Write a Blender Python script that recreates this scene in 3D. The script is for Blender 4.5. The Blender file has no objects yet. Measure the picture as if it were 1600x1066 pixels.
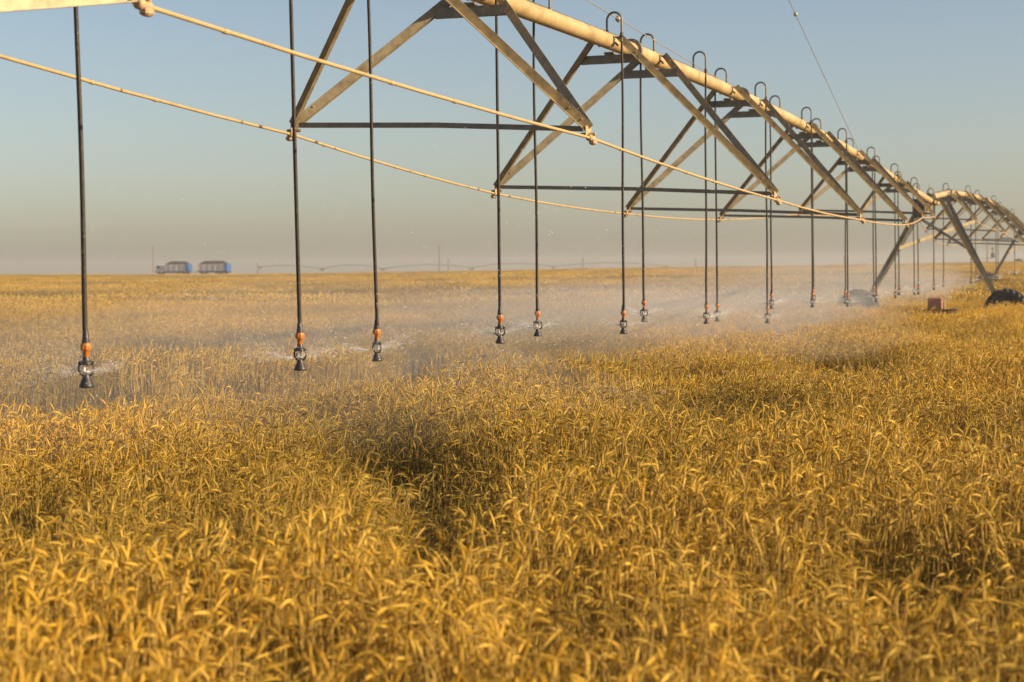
import bpy, bmesh, math, random
import numpy as np
from mathutils import Vector, Matrix
random.seed(7)
rng = np.random.default_rng(11)
R = math.radians
SC = bpy.context.scene
COL = SC.collection

# ------------------------------------------------------------------ layout
F = 2800.0                      # focal length in pixels of the 1600 px wide photograph
EYE = 1.92
T = 6.1                         # pipe section length
TH = math.atan2(967, F)
D = Vector((math.sin(TH), math.cos(TH), 0))      # along the pipeline, away
P = Vector((math.cos(TH), -math.sin(TH), 0))     # across it, to the right
Z = Vector((0, 0, 1))
X0 = -5.70
SPAN = 8.16 * T
SUN_AZ, SUN_EL = R(107), R(21)

def pt(t, w, h):
    """t pipe sections along, w metres across, h metres above the ground datum"""
    return Vector((X0, 0, 0)) + D * (T * t) + P * w + Z * h

# ------------------------------------------------------------------ terrain
_U = np.array([-3000, 0, 400, 750, 1000, 1400, 1600, 2000, 4600], float)
_E = np.array([-2.0, -1.5, -4.0, -2.1, 0.7, 2.6, 5.0, 6, 6], float)
def terrain(x, y):
    x = np.asarray(x, float); y = np.asarray(y, float)
    r = np.hypot(x, y)
    u = 800 + F * x / np.maximum(y, 1e-3)
    u = np.where(y > 0.2 * np.abs(x), u, np.where(x < 0, -3000, 4600))
    G = EYE - 0.75 + np.interp(u, _U, _E) * 380 / F
    s = np.clip((r - 45) / 335, 0, 1)
    z = G * s
    z = z - np.clip(r - 385, 0, 300) * 0.008
    w = np.clip(r / 40, 0, 1)
    z = z + 0.035 * np.sin(x * 0.9 + 1.3) * np.sin(y * 0.55) * (1 - s) + 0.08 * w * np.sin(x * 0.11 + 0.6) * np.sin(y * 0.07 + 1.1) * (1 - s)
    return z

def tz(x, y):
    return float(terrain(x, y))

# ------------------------------------------------------------------ object helpers
def tag(o, label=None, cat=None, group=None, kind=None):
    if label: o['label'] = label
    if cat: o['category'] = cat
    if group: o['group'] = group
    if kind: o['kind'] = kind
    return o

def empty(name, loc, rz=0.0):
    o = bpy.data.objects.new(name, None)
    o.empty_display_size = 0.2
    COL.objects.link(o); o.location = loc; o.rotation_euler = (0, 0, rz)
    return o

def copy_tree(o, parent=None):
    c = o.copy(); COL.objects.link(c)
    if parent is not None: c.parent = parent
    for ch in list(o.children):
        copy_tree(ch, c)
    return c

class MB:
    def __init__(s): s.v = []; s.f = []; s.sm = []
    def add(s, vs, fs, smooth=False):
        n = len(s.v); s.v += [tuple(q) for q in vs]
        s.f += [tuple(i + n for i in f) for f in fs]; s.sm += [smooth] * len(fs)
    def frame(s, a, b, up=None):
        e = (b - a).normalized()
        u = Vector(up) if up is not None else (Z if abs(e.z) < 0.95 else Vector((1, 0, 0)))
        n = (u - e * u.dot(e)).normalized()
        return e, n, e.cross(n)
    def tube(s, pts, r, n=8, cap=True, smooth=True):
        pts = [Vector(q) for q in pts]; m = len(pts)
        rs = r if isinstance(r, (list, tuple)) else [r] * m
        vs = []; ref = None
        for i, q in enumerate(pts):
            e = (pts[min(i + 1, m - 1)] - pts[max(i - 1, 0)]).normalized()
            if ref is None: ref = Z if abs(e.z) < 0.9 else Vector((1, 0, 0))
            ref = (ref - e * ref.dot(e)).normalized(); b = e.cross(ref)
            for k in range(n):
                a = 2 * math.pi * k / n
                vs.append(q + (ref * math.cos(a) + b * math.sin(a)) * rs[i])
        fs = [(i * n + k, i * n + (k + 1) % n, (i + 1) * n + (k + 1) % n, (i + 1) * n + k) for i in range(m - 1) for k in range(n)]
        s.add(vs, fs, smooth)
        if cap:
            s.add(vs[:n], [tuple(range(n))[::-1]]); s.add(vs[-n:], [tuple(range(n))])
    def prism(s, a, b, prof, u, v):
        """extrude a closed 2D profile (in axes u, v) from a to b"""
        n = len(prof)
        vs = [a + u * x + v * y for x, y in prof] + [b + u * x + v * y for x, y in prof]
        fs = [(k, (k + 1) % n, n + (k + 1) % n, n + k) for k in range(n)]
        fs += [tuple(range(n))[::-1], tuple(range(n, 2 * n))]
        s.add(vs, fs)
    def angle(s, a, b, u, v, wu, wv, th=0.006):
        """L section: one flange along u (width wu), one along v (width wv)"""
        s.prism(a, b, [(0, 0), (wu, 0), (wu, th), (th, th), (th, wv), (0, wv)], u, v)
    def channel(s, a, b, u, v, wu, wv, th=0.007):
        s.prism(a, b, [(-wu / 2, 0), (wu / 2, 0), (wu / 2, wv), (wu / 2 - th, wv), (wu / 2 - th, th), (-wu / 2 + th, th), (-wu / 2 + th, wv), (-wu / 2, wv)], u, v)
    def box(s, c, sx, sy, sz, ax=None, bev=0.0):
        ex, ey, ez = ax if ax else (Vector((1, 0, 0)), Vector((0, 1, 0)), Z)
        c = Vector(c)
        if bev <= 0:
            vs = [c + ex * (sx / 2 * i) + ey * (sy / 2 * j) + ez * (sz / 2 * k) for i in (-1, 1) for j in (-1, 1) for k in (-1, 1)]
            s.add(vs, [(0, 1, 3, 2), (4, 6, 7, 5), (0, 4, 5, 1), (2, 3, 7, 6), (0, 2, 6, 4), (1, 5, 7, 3)])
        else:
            x, y = sx / 2, sy / 2; b = bev
            pr = [(-x + b, -y), (x - b, -y), (x, -y + b), (x, y - b), (x - b, y), (-x + b, y), (-x, y - b), (-x, -y + b)]
            q = [(i * (1 - b / x), j * (1 - b / y)) for i, j in pr]
            n = 8; vs = []
            for prof, h in ((q, -sz / 2), (pr, -sz / 2 + b), (pr, sz / 2 - b), (q, sz / 2)):
                vs += [c + ex * i + ey * j + ez * h for i, j in prof]
            fs = [(l * n + k, l * n + (k + 1) % n, (l + 1) * n + (k + 1) % n, (l + 1) * n + k) for l in range(3) for k in range(n)]
            fs += [tuple(range(n))[::-1], tuple(range(3 * n, 4 * n))]
            s.add(vs, fs)
    def lathe(s, c, prof, n=14, axis=None, smooth=True):
        ax = Vector(axis) if axis is not None else Z
        e, u, v = s.frame(Vector((0, 0, 0)), ax)
        c = Vector(c); m = len(prof); vs = []
        for r, h in prof:
            for k in range(n):
                a = 2 * math.pi * k / n
                vs.append(c + ax * h + (u * math.cos(a) + v * math.sin(a)) * r)
        fs = [(i * n + k, i * n + (k + 1) % n, (i + 1) * n + (k + 1) % n, (i + 1) * n + k) for i in range(m - 1) for k in range(n)]
        s.add(vs, fs, smooth)
        s.add(vs[:n], [tuple(range(n))[::-1]]); s.add(vs[-n:], [tuple(range(n))])
    def build(s, name, mat, parent=None):
        me = bpy.data.meshes.new(name)
        me.from_pydata(s.v, [], s.f); me.update()
        me.polygons.foreach_set('use_smooth', s.sm)
        if len(s.f) < 20000:
            b = bmesh.new(); b.from_mesh(me); bmesh.ops.recalc_face_normals(b, faces=b.faces); b.to_mesh(me); b.free()
        me.materials.append(mat)
        o = bpy.data.objects.new(name, me); COL.objects.link(o)
        if parent is not None: o.parent = parent
        return o

# ------------------------------------------------------------------ materials
class NT:
    def __init__(s, name):
        m = bpy.data.materials.new(name); m.use_nodes = True
        s.m = m; s.n = m.node_tree.nodes; s.l = m.node_tree.links
        s.b = s.n['Principled BSDF']; s.out = s.n['Material Output']
    def new(s, t, **kw):
        q = s.n.new(t)
        for k, v in kw.items(): setattr(q, k, v)
        return q
    def link(s, a, b): s.l.new(a, b)
    def noise(s, scale, detail=4, rough=0.6, vec=None, coord='Object'):
        q = s.new('ShaderNodeTexNoise'); q.inputs['Scale'].default_value = scale
        q.inputs['Detail'].default_value = detail; q.inputs['Roughness'].default_value = rough
        if vec is None:
            tc = s.new('ShaderNodeTexCoord'); vec = tc.outputs[coord]
        s.link(vec, q.inputs['Vector']); return q
    def ramp(s, fac, stops):
        q = s.new('ShaderNodeValToRGB'); e = q.color_ramp.elements
        while len(e) > 1: e.remove(e[-1])
        e[0].position = stops[0][0]; e[0].color = (*stops[0][1], 1)
        for p_, c in stops[1:]:
            x = e.new(p_); x.color = (*c, 1)
        s.link(fac, q.inputs['Fac']); return q
    def bump(s, h, strength=0.3, dist=0.01):
        q = s.new('ShaderNodeBump'); q.inputs['Strength'].default_value = strength; q.inputs['Distance'].default_value = dist
        s.link(h, q.inputs['Height']); s.link(q.outputs[0], s.b.inputs['Normal'])

def mat_metal(name, c1, c2, c3, rough=0.55, metal=0.35, scale=9.0):
    k = NT(name)
    n1 = k.noise(scale, 6, 0.7); r = k.ramp(n1.outputs['Fac'], [(0.3, c1), (0.52, c2), (0.72, c3)])
    k.link(r.outputs['Color'], k.b.inputs['Base Color'])
    k.b.inputs['Metallic'].default_value = metal; k.b.inputs['Roughness'].default_value = rough
    n2 = k.noise(60, 3, 0.6); k.bump(n2.outputs['Fac'], 0.15, 0.004)
    return k.m

M = {}
M['galv'] = mat_metal('galvanised_steel', (0.15, 0.12, 0.07), (0.27, 0.22, 0.13), (0.38, 0.30, 0.18), 0.5, 0.25, 11)
M['strut'] = mat_metal('strut_steel', (0.12, 0.115, 0.095), (0.18, 0.17, 0.14), (0.25, 0.225, 0.18), 0.5, 0.25, 13)
def mat_pipe():
    k = NT('weathered_pipe')
    tc = k.new('ShaderNodeTexCoord')
    n1 = k.noise(2.5, 7, 0.65); n2 = k.noise(14, 5, 0.7)
    a = k.ramp(n1.outputs['Fac'], [(0.30, (0.28, 0.19, 0.08)), (0.48, (0.44, 0.32, 0.15)), (0.68, (0.55, 0.42, 0.22))])
    rust = k.ramp(n2.outputs['Fac'], [(0.52, (0, 0, 0)), (0.68, (1, 1, 1))])
    mx = k.new('ShaderNodeMixRGB'); mx.inputs['Color2'].default_value = (0.42, 0.23, 0.09, 1)
    sc = k.new('ShaderNodeMath', operation='MULTIPLY'); sc.inputs[1].default_value = 0.7
    k.link(rust.outputs['Color'], sc.inputs[0]); k.link(sc.outputs[0], mx.inputs['Fac']); k.link(a.outputs['Color'], mx.inputs['Color1'])
    k.link(mx.outputs['Color'], k.b.inputs['Base Color'])
    k.b.inputs['Roughness'].default_value = 0.5; k.b.inputs['Metallic'].default_value = 0.15
    n3 = k.noise(40, 3, 0.6); k.bump(n3.outputs['Fac'], 0.12, 0.004)
    return k.m
M['pipe'] = mat_pipe()
M['rod'] = mat_metal('painted_rod', (0.34, 0.24, 0.11), (0.47, 0.335, 0.155), (0.40, 0.28, 0.125), 0.5, 0.2, 5)
M['rusty'] = mat_metal('rusty_clamp', (0.24, 0.13, 0.06), (0.45, 0.33, 0.19), (0.16, 0.08, 0.04), 0.7, 0.2, 30)
M['dark'] = mat_metal('dark_bracket', (0.035, 0.03, 0.025), (0.07, 0.06, 0.045), (0.11, 0.08, 0.05), 0.6, 0.2, 14)
M['box'] = mat_metal('brown_box_paint', (0.055, 0.04, 0.03), (0.08, 0.06, 0.045), (0.11, 0.08, 0.055), 0.55, 0.1, 6)
M['redbox'] = mat_metal('red_brown_paint', (0.26, 0.11, 0.06), (0.32, 0.14, 0.075), (0.24, 0.11, 0.065), 0.65, 0.0, 6)
M['bluegrey'] = mat_metal('blue_grey_paint', (0.20, 0.25, 0.31), (0.27, 0.33, 0.40), (0.22, 0.25, 0.28), 0.55, 0.1, 8)
M['hook'] = mat_metal('gooseneck_steel', (0.09, 0.08, 0.06), (0.14, 0.12, 0.085), (0.18, 0.15, 0.10), 0.5, 0.3, 12)
def mat_hose():
    k = NT('wet_black_hose')
    n1 = k.noise(35, 4, 0.7); r = k.ramp(n1.outputs['Fac'], [(0.35, (0.012, 0.010, 0.008)), (0.62, (0.035, 0.027, 0.016)), (0.74, (0.20, 0.18, 0.15))])
    k.link(r.outputs['Color'], k.b.inputs['Base Color'])
    k.b.inputs['Roughness'].default_value = 0.5; k.b.inputs['Specular IOR Level'].default_value = 0.3
    n2 = k.noise(90, 2, 0.5); k.bump(n2.outputs['Fac'], 0.3, 0.003)
    return k.m
M['hose'] = mat_hose()
M['black'] = mat_metal('black_plastic', (0.012, 0.011, 0.010), (0.025, 0.022, 0.02), (0.05, 0.045, 0.04), 0.45, 0.0, 40)
M['orange'] = mat_metal('orange_plastic', (0.40, 0.13, 0.02), (0.50, 0.17, 0.026), (0.34, 0.105, 0.022), 0.45, 0.0, 30)
M['brownp'] = mat_metal('brown_plastic', (0.25, 0.09, 0.03), (0.32, 0.12, 0.04), (0.2, 0.07, 0.02), 0.45, 0.0, 30)
M['whitep'] = mat_metal('grey_plastic', (0.32, 0.33, 0.35), (0.42, 0.43, 0.45), (0.36, 0.37, 0.4), 0.45, 0.0, 30)
M['tyre'] = mat_metal('muddy_rubber', (0.018, 0.018, 0.020), (0.035, 0.034, 0.034), (0.075, 0.066, 0.05), 0.75, 0.0, 12)
M['wire'] = mat_metal('wire_steel', (0.25, 0.23, 0.20), (0.32, 0.29, 0.25), (0.28, 0.22, 0.17), 0.5, 0.4, 20)
M['wood'] = mat_metal('pole_wood', (0.16, 0.12, 0.085), (0.22, 0.17, 0.12), (0.12, 0.09, 0.07), 0.85, 0.0, 3)
M['truckblue'] = mat_metal('blue_paint', (0.016, 0.085, 0.27), (0.022, 0.11, 0.33), (0.03, 0.11, 0.26), 0.45, 0.0, 1.5)
M['truckgrey'] = mat_metal('grey_side', (0.46, 0.43, 0.42), (0.55, 0.52, 0.50), (0.48, 0.45, 0.45), 0.55, 0.0, 1.2)
M['cabwhite'] = mat_metal('pale_cab_paint', (0.42, 0.45, 0.48), (0.5, 0.52, 0.55), (0.45, 0.46, 0.48), 0.4, 0.0, 1.2)
M['load'] = mat_metal('dark_load', (0.008, 0.006, 0.005), (0.022, 0.017, 0.013), (0.09, 0.07, 0.05), 0.95, 0.0, 2.0)
def mat_glass():
    k = NT('dark_cab_glass'); k.b.inputs['Base Color'].default_value = (0.02, 0.025, 0.03, 1); k.b.inputs['Roughness'].default_value = 0.1
    n = k.noise(2); r = k.ramp(n.outputs['Fac'], [(0.3, (0.015, 0.02, 0.025)), (0.7, (0.04, 0.045, 0.05))]); k.link(r.outputs['Color'], k.b.inputs['Base Color'])
    return k.m
M['glass'] = mat_glass()

# ------------------------------------------------------------------ irrigation span (local origin at its near tower, on the datum)
# in span coordinates: x along, y to the left, z up
def lp(a, w, h):                    # a = metres along, w = metres to the right
    return Vector((a, -w, h))
LD, LP = Vector((1, 0, 0)), Vector((0, -1, 0))
PR = 0.086
NODE_A = [(0.82 + k) * T for k in range(7)]
def pipe_h(a):
    k = a / T - 0.82
    par = lambda q: 2.505 - 0.0385 * (q - 2.7) ** 2
    if k < 0: return EYE + par(0) + k * (par(0) - 1.92) / 0.82
    if k > 6.1: return EYE + par(6.1) - (k - 6.1) * (par(6.1) - 1.84) / 1.24
    return EYE + par(k)
NODE_W = [0.84, 1.28, 1.63, 1.71, 1.63, 1.26, 0.85]
NODE_H = [EYE + h for h in (1.385, 1.155, 0.875, 0.80, 0.855, 1.13, 1.28)]
TILT = 0.045
VS = 1.0
def node(k, s):
    return lp(NODE_A[k], s * NODE_W[k], NODE_H[k] - TILT * s * NODE_W[k])

def make_span():
    root = empty('irrigation_span', (0, 0, 0))
    ends = [0.0] + NODE_A + [SPAN]
    # pipe sections
    for i in range(len(ends) - 1):
        m = MB(); a0, a1 = ends[i] + (0.35 if i == 0 else 0.004), ends[i + 1] - (0.45 if i == len(ends) - 2 else 0.004)
        m.tube([lp(a0 + (a1 - a0) * q / 6, 0, pipe_h(a0 + (a1 - a0) * q / 6)) for q in range(7)], PR, 28)
        # weld beads
        for q in (0.28, 0.72):
            a = a0 + (a1 - a0) * q
            m.tube([lp(a - 0.008, 0, pipe_h(a)), lp(a, 0, pipe_h(a)), lp(a + 0.008, 0, pipe_h(a))], [PR + 0.0005, PR + 0.004, PR + 0.0005], 28, False)
        po = m.build('pipe_section', M['pipe'], root)
        if i > 0:
            m = MB(); a = ends[i]
            for o in (-0.012, 0.012):
                m.lathe(lp(a + o - 0.009, 0, pipe_h(a)), [(0.128, 0), (0.13, 0.003), (0.13, 0.015), (0.128, 0.018)], 24, LD)
            for q in range(10):
                an = q * math.pi / 5
                c = lp(a, 0.11 * math.cos(an), pipe_h(a) + 0.11 * math.sin(an))
                m.tube([c - LD * 0.035, c + LD * 0.035], 0.009, 6)
            m.build('flange', M['strut'], po)
    # bearded truss: V braces, crossbars, struts
    for k in range(7):
        for q in (-1, 1):
            aj = NODE_A[k] + q * VS
            hp = pipe_h(aj)
            for s in (-1, 1):
                nd = node(k, s); top = lp(aj, s * (PR + 0.02), hp + 0.02)
                e = (top - nd).normalized()
                n = (LP * s + Z).normalized()
                n = (n - e * n.dot(e)).normalized()
                mm = e.cross(n)
                if mm.dot(LD) * q < 0: mm = -mm
                # flange B outward along n (broad), flange A along the pipe (towards/away)
                m = MB(); m.angle(nd, top, n, mm, 0.075, 0.05, 0.006)
                ln = (top - nd).length
                for dd in (0.10, 0.24, ln - 0.25, ln - 0.12):
                    c = nd + e * dd + n * 0.045 + mm * 0.003
                    m.lathe(c - mm * 0.012, [(0.009, 0), (0.011, 0.004), (0.011, 0.02), (0.008, 0.024)], 6, mm)
                m.build('truss_brace', M['galv'], root)
            # crossbar under the pipe
            hb = hp - 0.185
            cr = []
            for sg in (-1, 1):
                nd = node(k, sg); top = lp(aj, sg * (PR + 0.02), hp + 0.02)
                cr.append(nd.lerp(top, (hb - nd.z) / (top.z - nd.z)))
            ca, cb = cr
            ov = (cb - ca).normalized() * 0.035
            m = MB(); off = LD * (-0.009) - Z * 0.045
            m.angle(ca - ov + off, cb + ov + off, Z, LD, 0.09, 0.06, 0.006)
            m.box((ca + cb) / 2 + Z * 0.062, 0.06, 0.12, 0.03, (LD, LP, Z), 0.008)
            m.build('crossbar', M['strut'], root)
            # saddle clip under each brace end
            for s in (-1, 1):
                m = MB()
                pts = []
                for j in range(7):
                    an = R(20 - 65 * j / 6)
                    pts.append(lp(aj - 0.05, s * math.cos(an) * (PR + 0.006), hp + math.sin(an) * (PR + 0.006)))
                m.tube(pts, 0.011, 6)
                m.tube([pts[0], lp(aj + 0.03, s * (PR + 0.03), hp + 0.03)], 0.010, 6)
                m.tube([pts[3], lp(aj + 0.05, s * (PR + 0.02), hp - 0.05)], 0.012, 6)
                m.build('saddle_clip', M['dark'], root)
        a, b = node(k, -1), node(k, 1)
        mid = (a + b) / 2 + Z * 0.015
        m = MB()
        m.angle(a + LP * 0.03, mid, Z, LD, 0.042, 0.035, 0.005); m.angle(mid, b - LP * 0.03, Z, LD, 0.042, 0.035, 0.005)
        m.build('cross_strut', M['strut'], root)
    # truss rods
    for s in (-1, 1):
        m = MB(); pts = [node(k, s) - Z * 0.055 + LP * s * 0.035 for k in range(7)]
        full = []
        for k in range(6):
            for q in range(4):
                f = q / 4
                full.append(pts[k].lerp(pts[k + 1], f) - Z * 0.10 * f * (1 - f))
        full.append(pts[6])
        m.tube(full, 0.0125, 10)
        for k in range(6):
            for f in (0.12, 0.43, 0.58):
                c = pts[k].lerp(pts[k + 1], f) - Z * 0.10 * f * (1 - f); e = (pts[k + 1] - pts[k]).normalized()
                m.tube([c - e * 0.02, c + e * 0.02], 0.0152, 8)
        rod = m.build('truss_rod', M['rod'], root)
        for k in range(7):
            m = MB(); c = pts[k]; e = (pts[min(k + 1, 6)] - pts[max(k - 1, 0)]).normalized()
            m.lathe(c - e * 0.05, [(0.015, 0), (0.028, 0.006), (0.030, 0.04), (0.024, 0.045), (0.020, 0.07), (0.027, 0.075), (0.026, 0.10), (0.013, 0.105)], 10, e)
            m.box(c + Z * 0.045 - LP * s * 0.02, 0.12, 0.012, 0.10, (e, LP, Z), 0.004)
            m.box(c - Z * 0.035 + LP * s * 0.02, 0.07, 0.05, 0.04, (e, LP, Z), 0.010)
            m.tube([c + Z * 0.03 - LP * s * 0.08, c + Z * 0.03 + LP * s * 0.04], 0.014, 6)
            m.build('rod_clamp', M['rusty'], rod)
    # wiring loom along the pipe
    m = MB(); pts = []
    for i in range(0, 101):
        a = 0.6 + (SPAN - 1.2) * i / 100
        pts.append(lp(a, -0.02 + 0.006 * math.sin(i), pipe_h(a) + PR + 0.012))
    m.tube(pts, 0.011, 6)
    m.build('cable_loom', M['dark'], root)
    return root

span = make_span()
def place_span(o, i, dz):
    o.location = pt(0.74 + 8.16 * i, 0, dz)
    o.rotation_euler = (0, 0, math.pi / 2 - TH)
place_span(span, 0, 0.0)
tag(span, 'long truss span with its lit pipe and V-braces filling the top of the picture', 'irrigation span', 'spans of the irrigation machine')
span2 = copy_tree(span); place_span(span2, 1, 0.05)
tag(span2, 'second truss span, smaller and arching, beyond the wheeled tower', 'irrigation span', 'spans of the irrigation machine')

# ------------------------------------------------------------------ drive towers
def make_tower():
    root = empty('drive_tower', (0, 0, 0))
    hp = pipe_h(0)
    WB = 2.08; WR = 0.66
    # base beam
    m = MB(); m.channel(lp(0, -WB + 0.1, 0.62), lp(0, WB - 0.1, 0.62), Z, LD, 0.13, 0.07, 0.008)
    m.box(lp(0.05, -1.05, 0.62), 0.09, 0.16, 0.15, (LD, LP, Z), 0.01)
    m.build('base_beam', M['strut'], root)
    for s in (-1, 1):
        w = empty('wheel', (0, 0, 0)); w.parent = root
        c = lp(-0.06, s * WB, WR - 0.02)
        # tyre: rounded section
        m = MB(); prof = []
        sec = [(0.27, -0.085), (0.29, -0.12), (0.43, -0.142), (0.50, -0.135), (0.535, -0.10), (0.545, 0.0), (0.535, 0.10), (0.50, 0.135), (0.43, 0.142), (0.29, 0.12), (0.27, 0.085)]
        n = 48; vs = []
        for r, h in sec:
            for k in range(n):
                an = 2 * math.pi * k / n; vs.append(c + LD * h + LP * (1.09 * r * math.cos(an)) + Z * (1.09 * r * math.sin(an)))
        ns = len(sec)
        fs = [(i * n + k, i * n + (k + 1) % n, ((i + 1) % ns) * n + (k + 1) % n, ((i + 1) % ns) * n + k) for i in range(ns) for k in range(n)]
        m.add(vs, fs, True)
        ty = m.build('tyre', M['tyre'], w)
        m = MB()
        for k in range(22):
            for sd in (-1, 1):
                an = 2 * math.pi * (k + (0.5 if sd > 0 else 0)) / 22
                rad = LP * math.cos(an) + Z * math.sin(an); tan = -LP * math.sin(an) + Z * math.cos(an)
                a = c + rad * 0.594 + LD * (sd * 0.005); b = c + rad * 0.561 + LD * (sd * 0.135) - tan * 0.11
                e = (b - a).normalized(); nn = (rad - e * rad.dot(e)).normalized(); bb = e.cross(nn)
                m.prism(a, b, [(-0.024, -0.03), (0.024, -0.03), (0.018, 0.042), (-0.018, 0.042)], bb, nn)
                b2 = c + rad * 0.49 + LD * (sd * 0.150) - tan * 0.14
                m.prism(b, b2, [(-0.024, -0.02), (0.024, -0.02), (0.018, 0.02), (-0.018, 0.02)], bb, nn)
        m.build('tread_lugs', M['tyre'], ty)
        m = MB()
        m.lathe(c - LD * 0.10, [(0.297, 0), (0.308, 0.012), (0.29, 0.03), (0.25, 0.05), (0.24, 0.10), (0.25, 0.15), (0.29, 0.17), (0.308, 0.188), (0.297, 0.2)], 36, LD)
        for k in range(8):
            an = k * math.pi / 4
            q = c + (LP * math.cos(an) + Z * math.sin(an)) * 0.085 - LD * 0.115
            m.tube([q, q + LD * 0.03], 0.011, 6)
        m.lathe(c - LD * 0.13, [(0.05, 0), (0.06, 0.01), (0.12, 0.03), (0.12, 0.05)], 20, LD)
        m.build('rim', M['galv'], w)
        # gearbox
        m = MB(); m.box(lp(0.02, s * (WB - 0.30), 0.58), 0.24, 0.48, 0.17, (LD, LP, Z), 0.03)
        m.lathe(lp(-0.02, s * WB, WR - 0.02), [(0.10, 0), (0.11, 0.02), (0.11, 0.14), (0.08, 0.18)], 14, LD)
        m.build('gearbox', M['bluegrey'], root)
        # two legs per side, spread along the pipe at the top
        for da, mt in ((0.10, 0.0), (1.75, 0.0)):
            top = lp(da, s * 0.17, pipe_h(da) - 0.02)
            bot = lp(0.03 + 0.11 * (da > 0.5), s * (WB - 0.19), 0.70)
            e = (top - bot).normalized()
            u = (LP * s + Z * 0.8); u = (u - e * u.dot(e)).normalized(); v = e.cross(u)
            if v.dot(LD) < 0: v = -v
            m = MB()
            if da < 0.5: m.angle(bot, top, u, -v, 0.13, 0.09, 0.008)
            else: m.angle(bot, top, u, v, 0.12, 0.08, 0.008)
            m.build('tower_leg', M['galv'] if da < 0.5 else M['strut'], root)  # front leg's sunlit look put into a tanner colour, rear leg greyer
        # brace between the tower leg and the first truss node of the span that starts here
        a = lp(0.10, -s * 0.17, hp - 0.02).lerp(lp(0.03, -s * (WB - 0.19), 0.70), 0.46)
        b = node(0, s) + Z * 0.0
        e = (b - a).normalized(); u = Z - e * e.z; u.normalize(); v = e.cross(u)
        if v.dot(LP) < 0: v = -v
        m = MB(); m.angle(a, b, u, v, 0.10, 0.05, 0.007)
        m.build('diagonal_brace', M['galv'] if s > 0 else M['strut'], root)  # matching braces: the sun-facing one coloured as lit, its twin darker grey
    # drive motor box
    m = MB(); m.box(lp(-0.10, 0.12, 0.84), 0.26, 0.42, 0.36, (LD, LP, Z), 0.035)
    mo = m.build('drive_motor', M['redbox'], root)
    m = MB(); m.box(lp(0.0, 0.36, 0.82), 0.20, 0.05, 0.28, (LD, LP, Z), 0.012)
    m.build('motor_cap', M['rod'], mo)
    # drive shaft
    m = MB(); m.tube([lp(-0.05, -WB + 0.5, 0.64), lp(-0.05, WB - 0.5, 0.64)], 0.018, 8)
    m.build('drive_shaft', M['dark'], root)
    # control box and joint
    m = MB(); m.box(lp(-1.1, -0.22, hp - 0.30), 0.30, 0.36, 0.52, (LD, LP, Z), 0.02)
    m.box(lp(-0.9, -0.05, hp - 0.18), 0.7, 0.08, 0.06, (LD, LP, Z))
    m.build('control_box', M['box'], root)
    m = MB()
    m.tube([lp(-0.55, 0, pipe_h(0) - 0.02), lp(-0.30, 0, hp), lp(0.0, 0, hp), lp(0.45, 0, hp)], [PR * 0.97, 0.10, 0.10, PR * 0.97], 20)
    for q in (-0.34, -0.05, 0.14):
        m.lathe(lp(q, 0, hp), [(0.118, 0), (0.125, 0.01), (0.125, 0.04), (0.118, 0.05)], 20, LD)
    m.build('flexible_joint', M['dark'], root)
    m = MB()
    for s in (-1, 1):
        m.angle(lp(-0.5, s * 0.13, hp - 0.16), lp(1.0, s * 0.13, hp - 0.16), Z, LP * s, 0.09, 0.05, 0.008)
    for q in (-0.3, 0.1, 0.9):
        m.box(lp(q, 0, hp - 0.13), 0.07, 0.34, 0.06, (LD, LP, Z))
    m.build('top_frame', M['rod'], root)
    # alignment arm and short mast
    m = MB(); m.tube([lp(-0.2, -0.05, hp + 0.09), lp(-0.2, -0.05, hp + 0.22), lp(-0.2, -0.05, hp + 0.42)], [0.02, 0.012, 0.006], 6)
    m.box(lp(-0.3, -0.05, hp + 0.13), 0.45, 0.12, 0.02, (LD, LP, Z))
    m.build('alignment_mast', M['strut'], root)
    # hydraulic hose loop hanging beside the joint
    m = MB(); pts = [lp(0.15, 0.06, hp - 0.1) + Vector((0.02 * q, 0, -0.62 * math.sin(math.pi * q / 12))) for q in range(13)]
    m.tube(pts, 0.010, 6)
    m.build('hose_loop', M['dark'], root)
    return root

tower = make_tower()
def place_tower(o, i):
    t = 0.74 + 8.16 * i
    g = pt(t, 0, 0); dz = (-0.04, 0.0, 0.27)[i]
    o.location = pt(t, 0, dz); o.rotation_euler = (0, 0, math.pi / 2 - TH)
place_tower(tower, 1)
tag(tower, 'steel A-frame tower on black lugged wheels at the right, with red-brown motor box', 'drive tower', 'towers of the irrigation machine')
t2 = copy_tree(tower); place_tower(t2, 2)
tag(t2, 'hazy far A-frame tower at the right edge, its wheel seen behind the nearer tower leg', 'drive tower', 'towers of the irrigation machine')
t0 = copy_tree(tower); place_tower(t0, 0)
tag(t0, 'nearest tower, only its sunlit diagonal brace showing in the top left corner', 'drive tower', 'towers of the irrigation machine')

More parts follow.
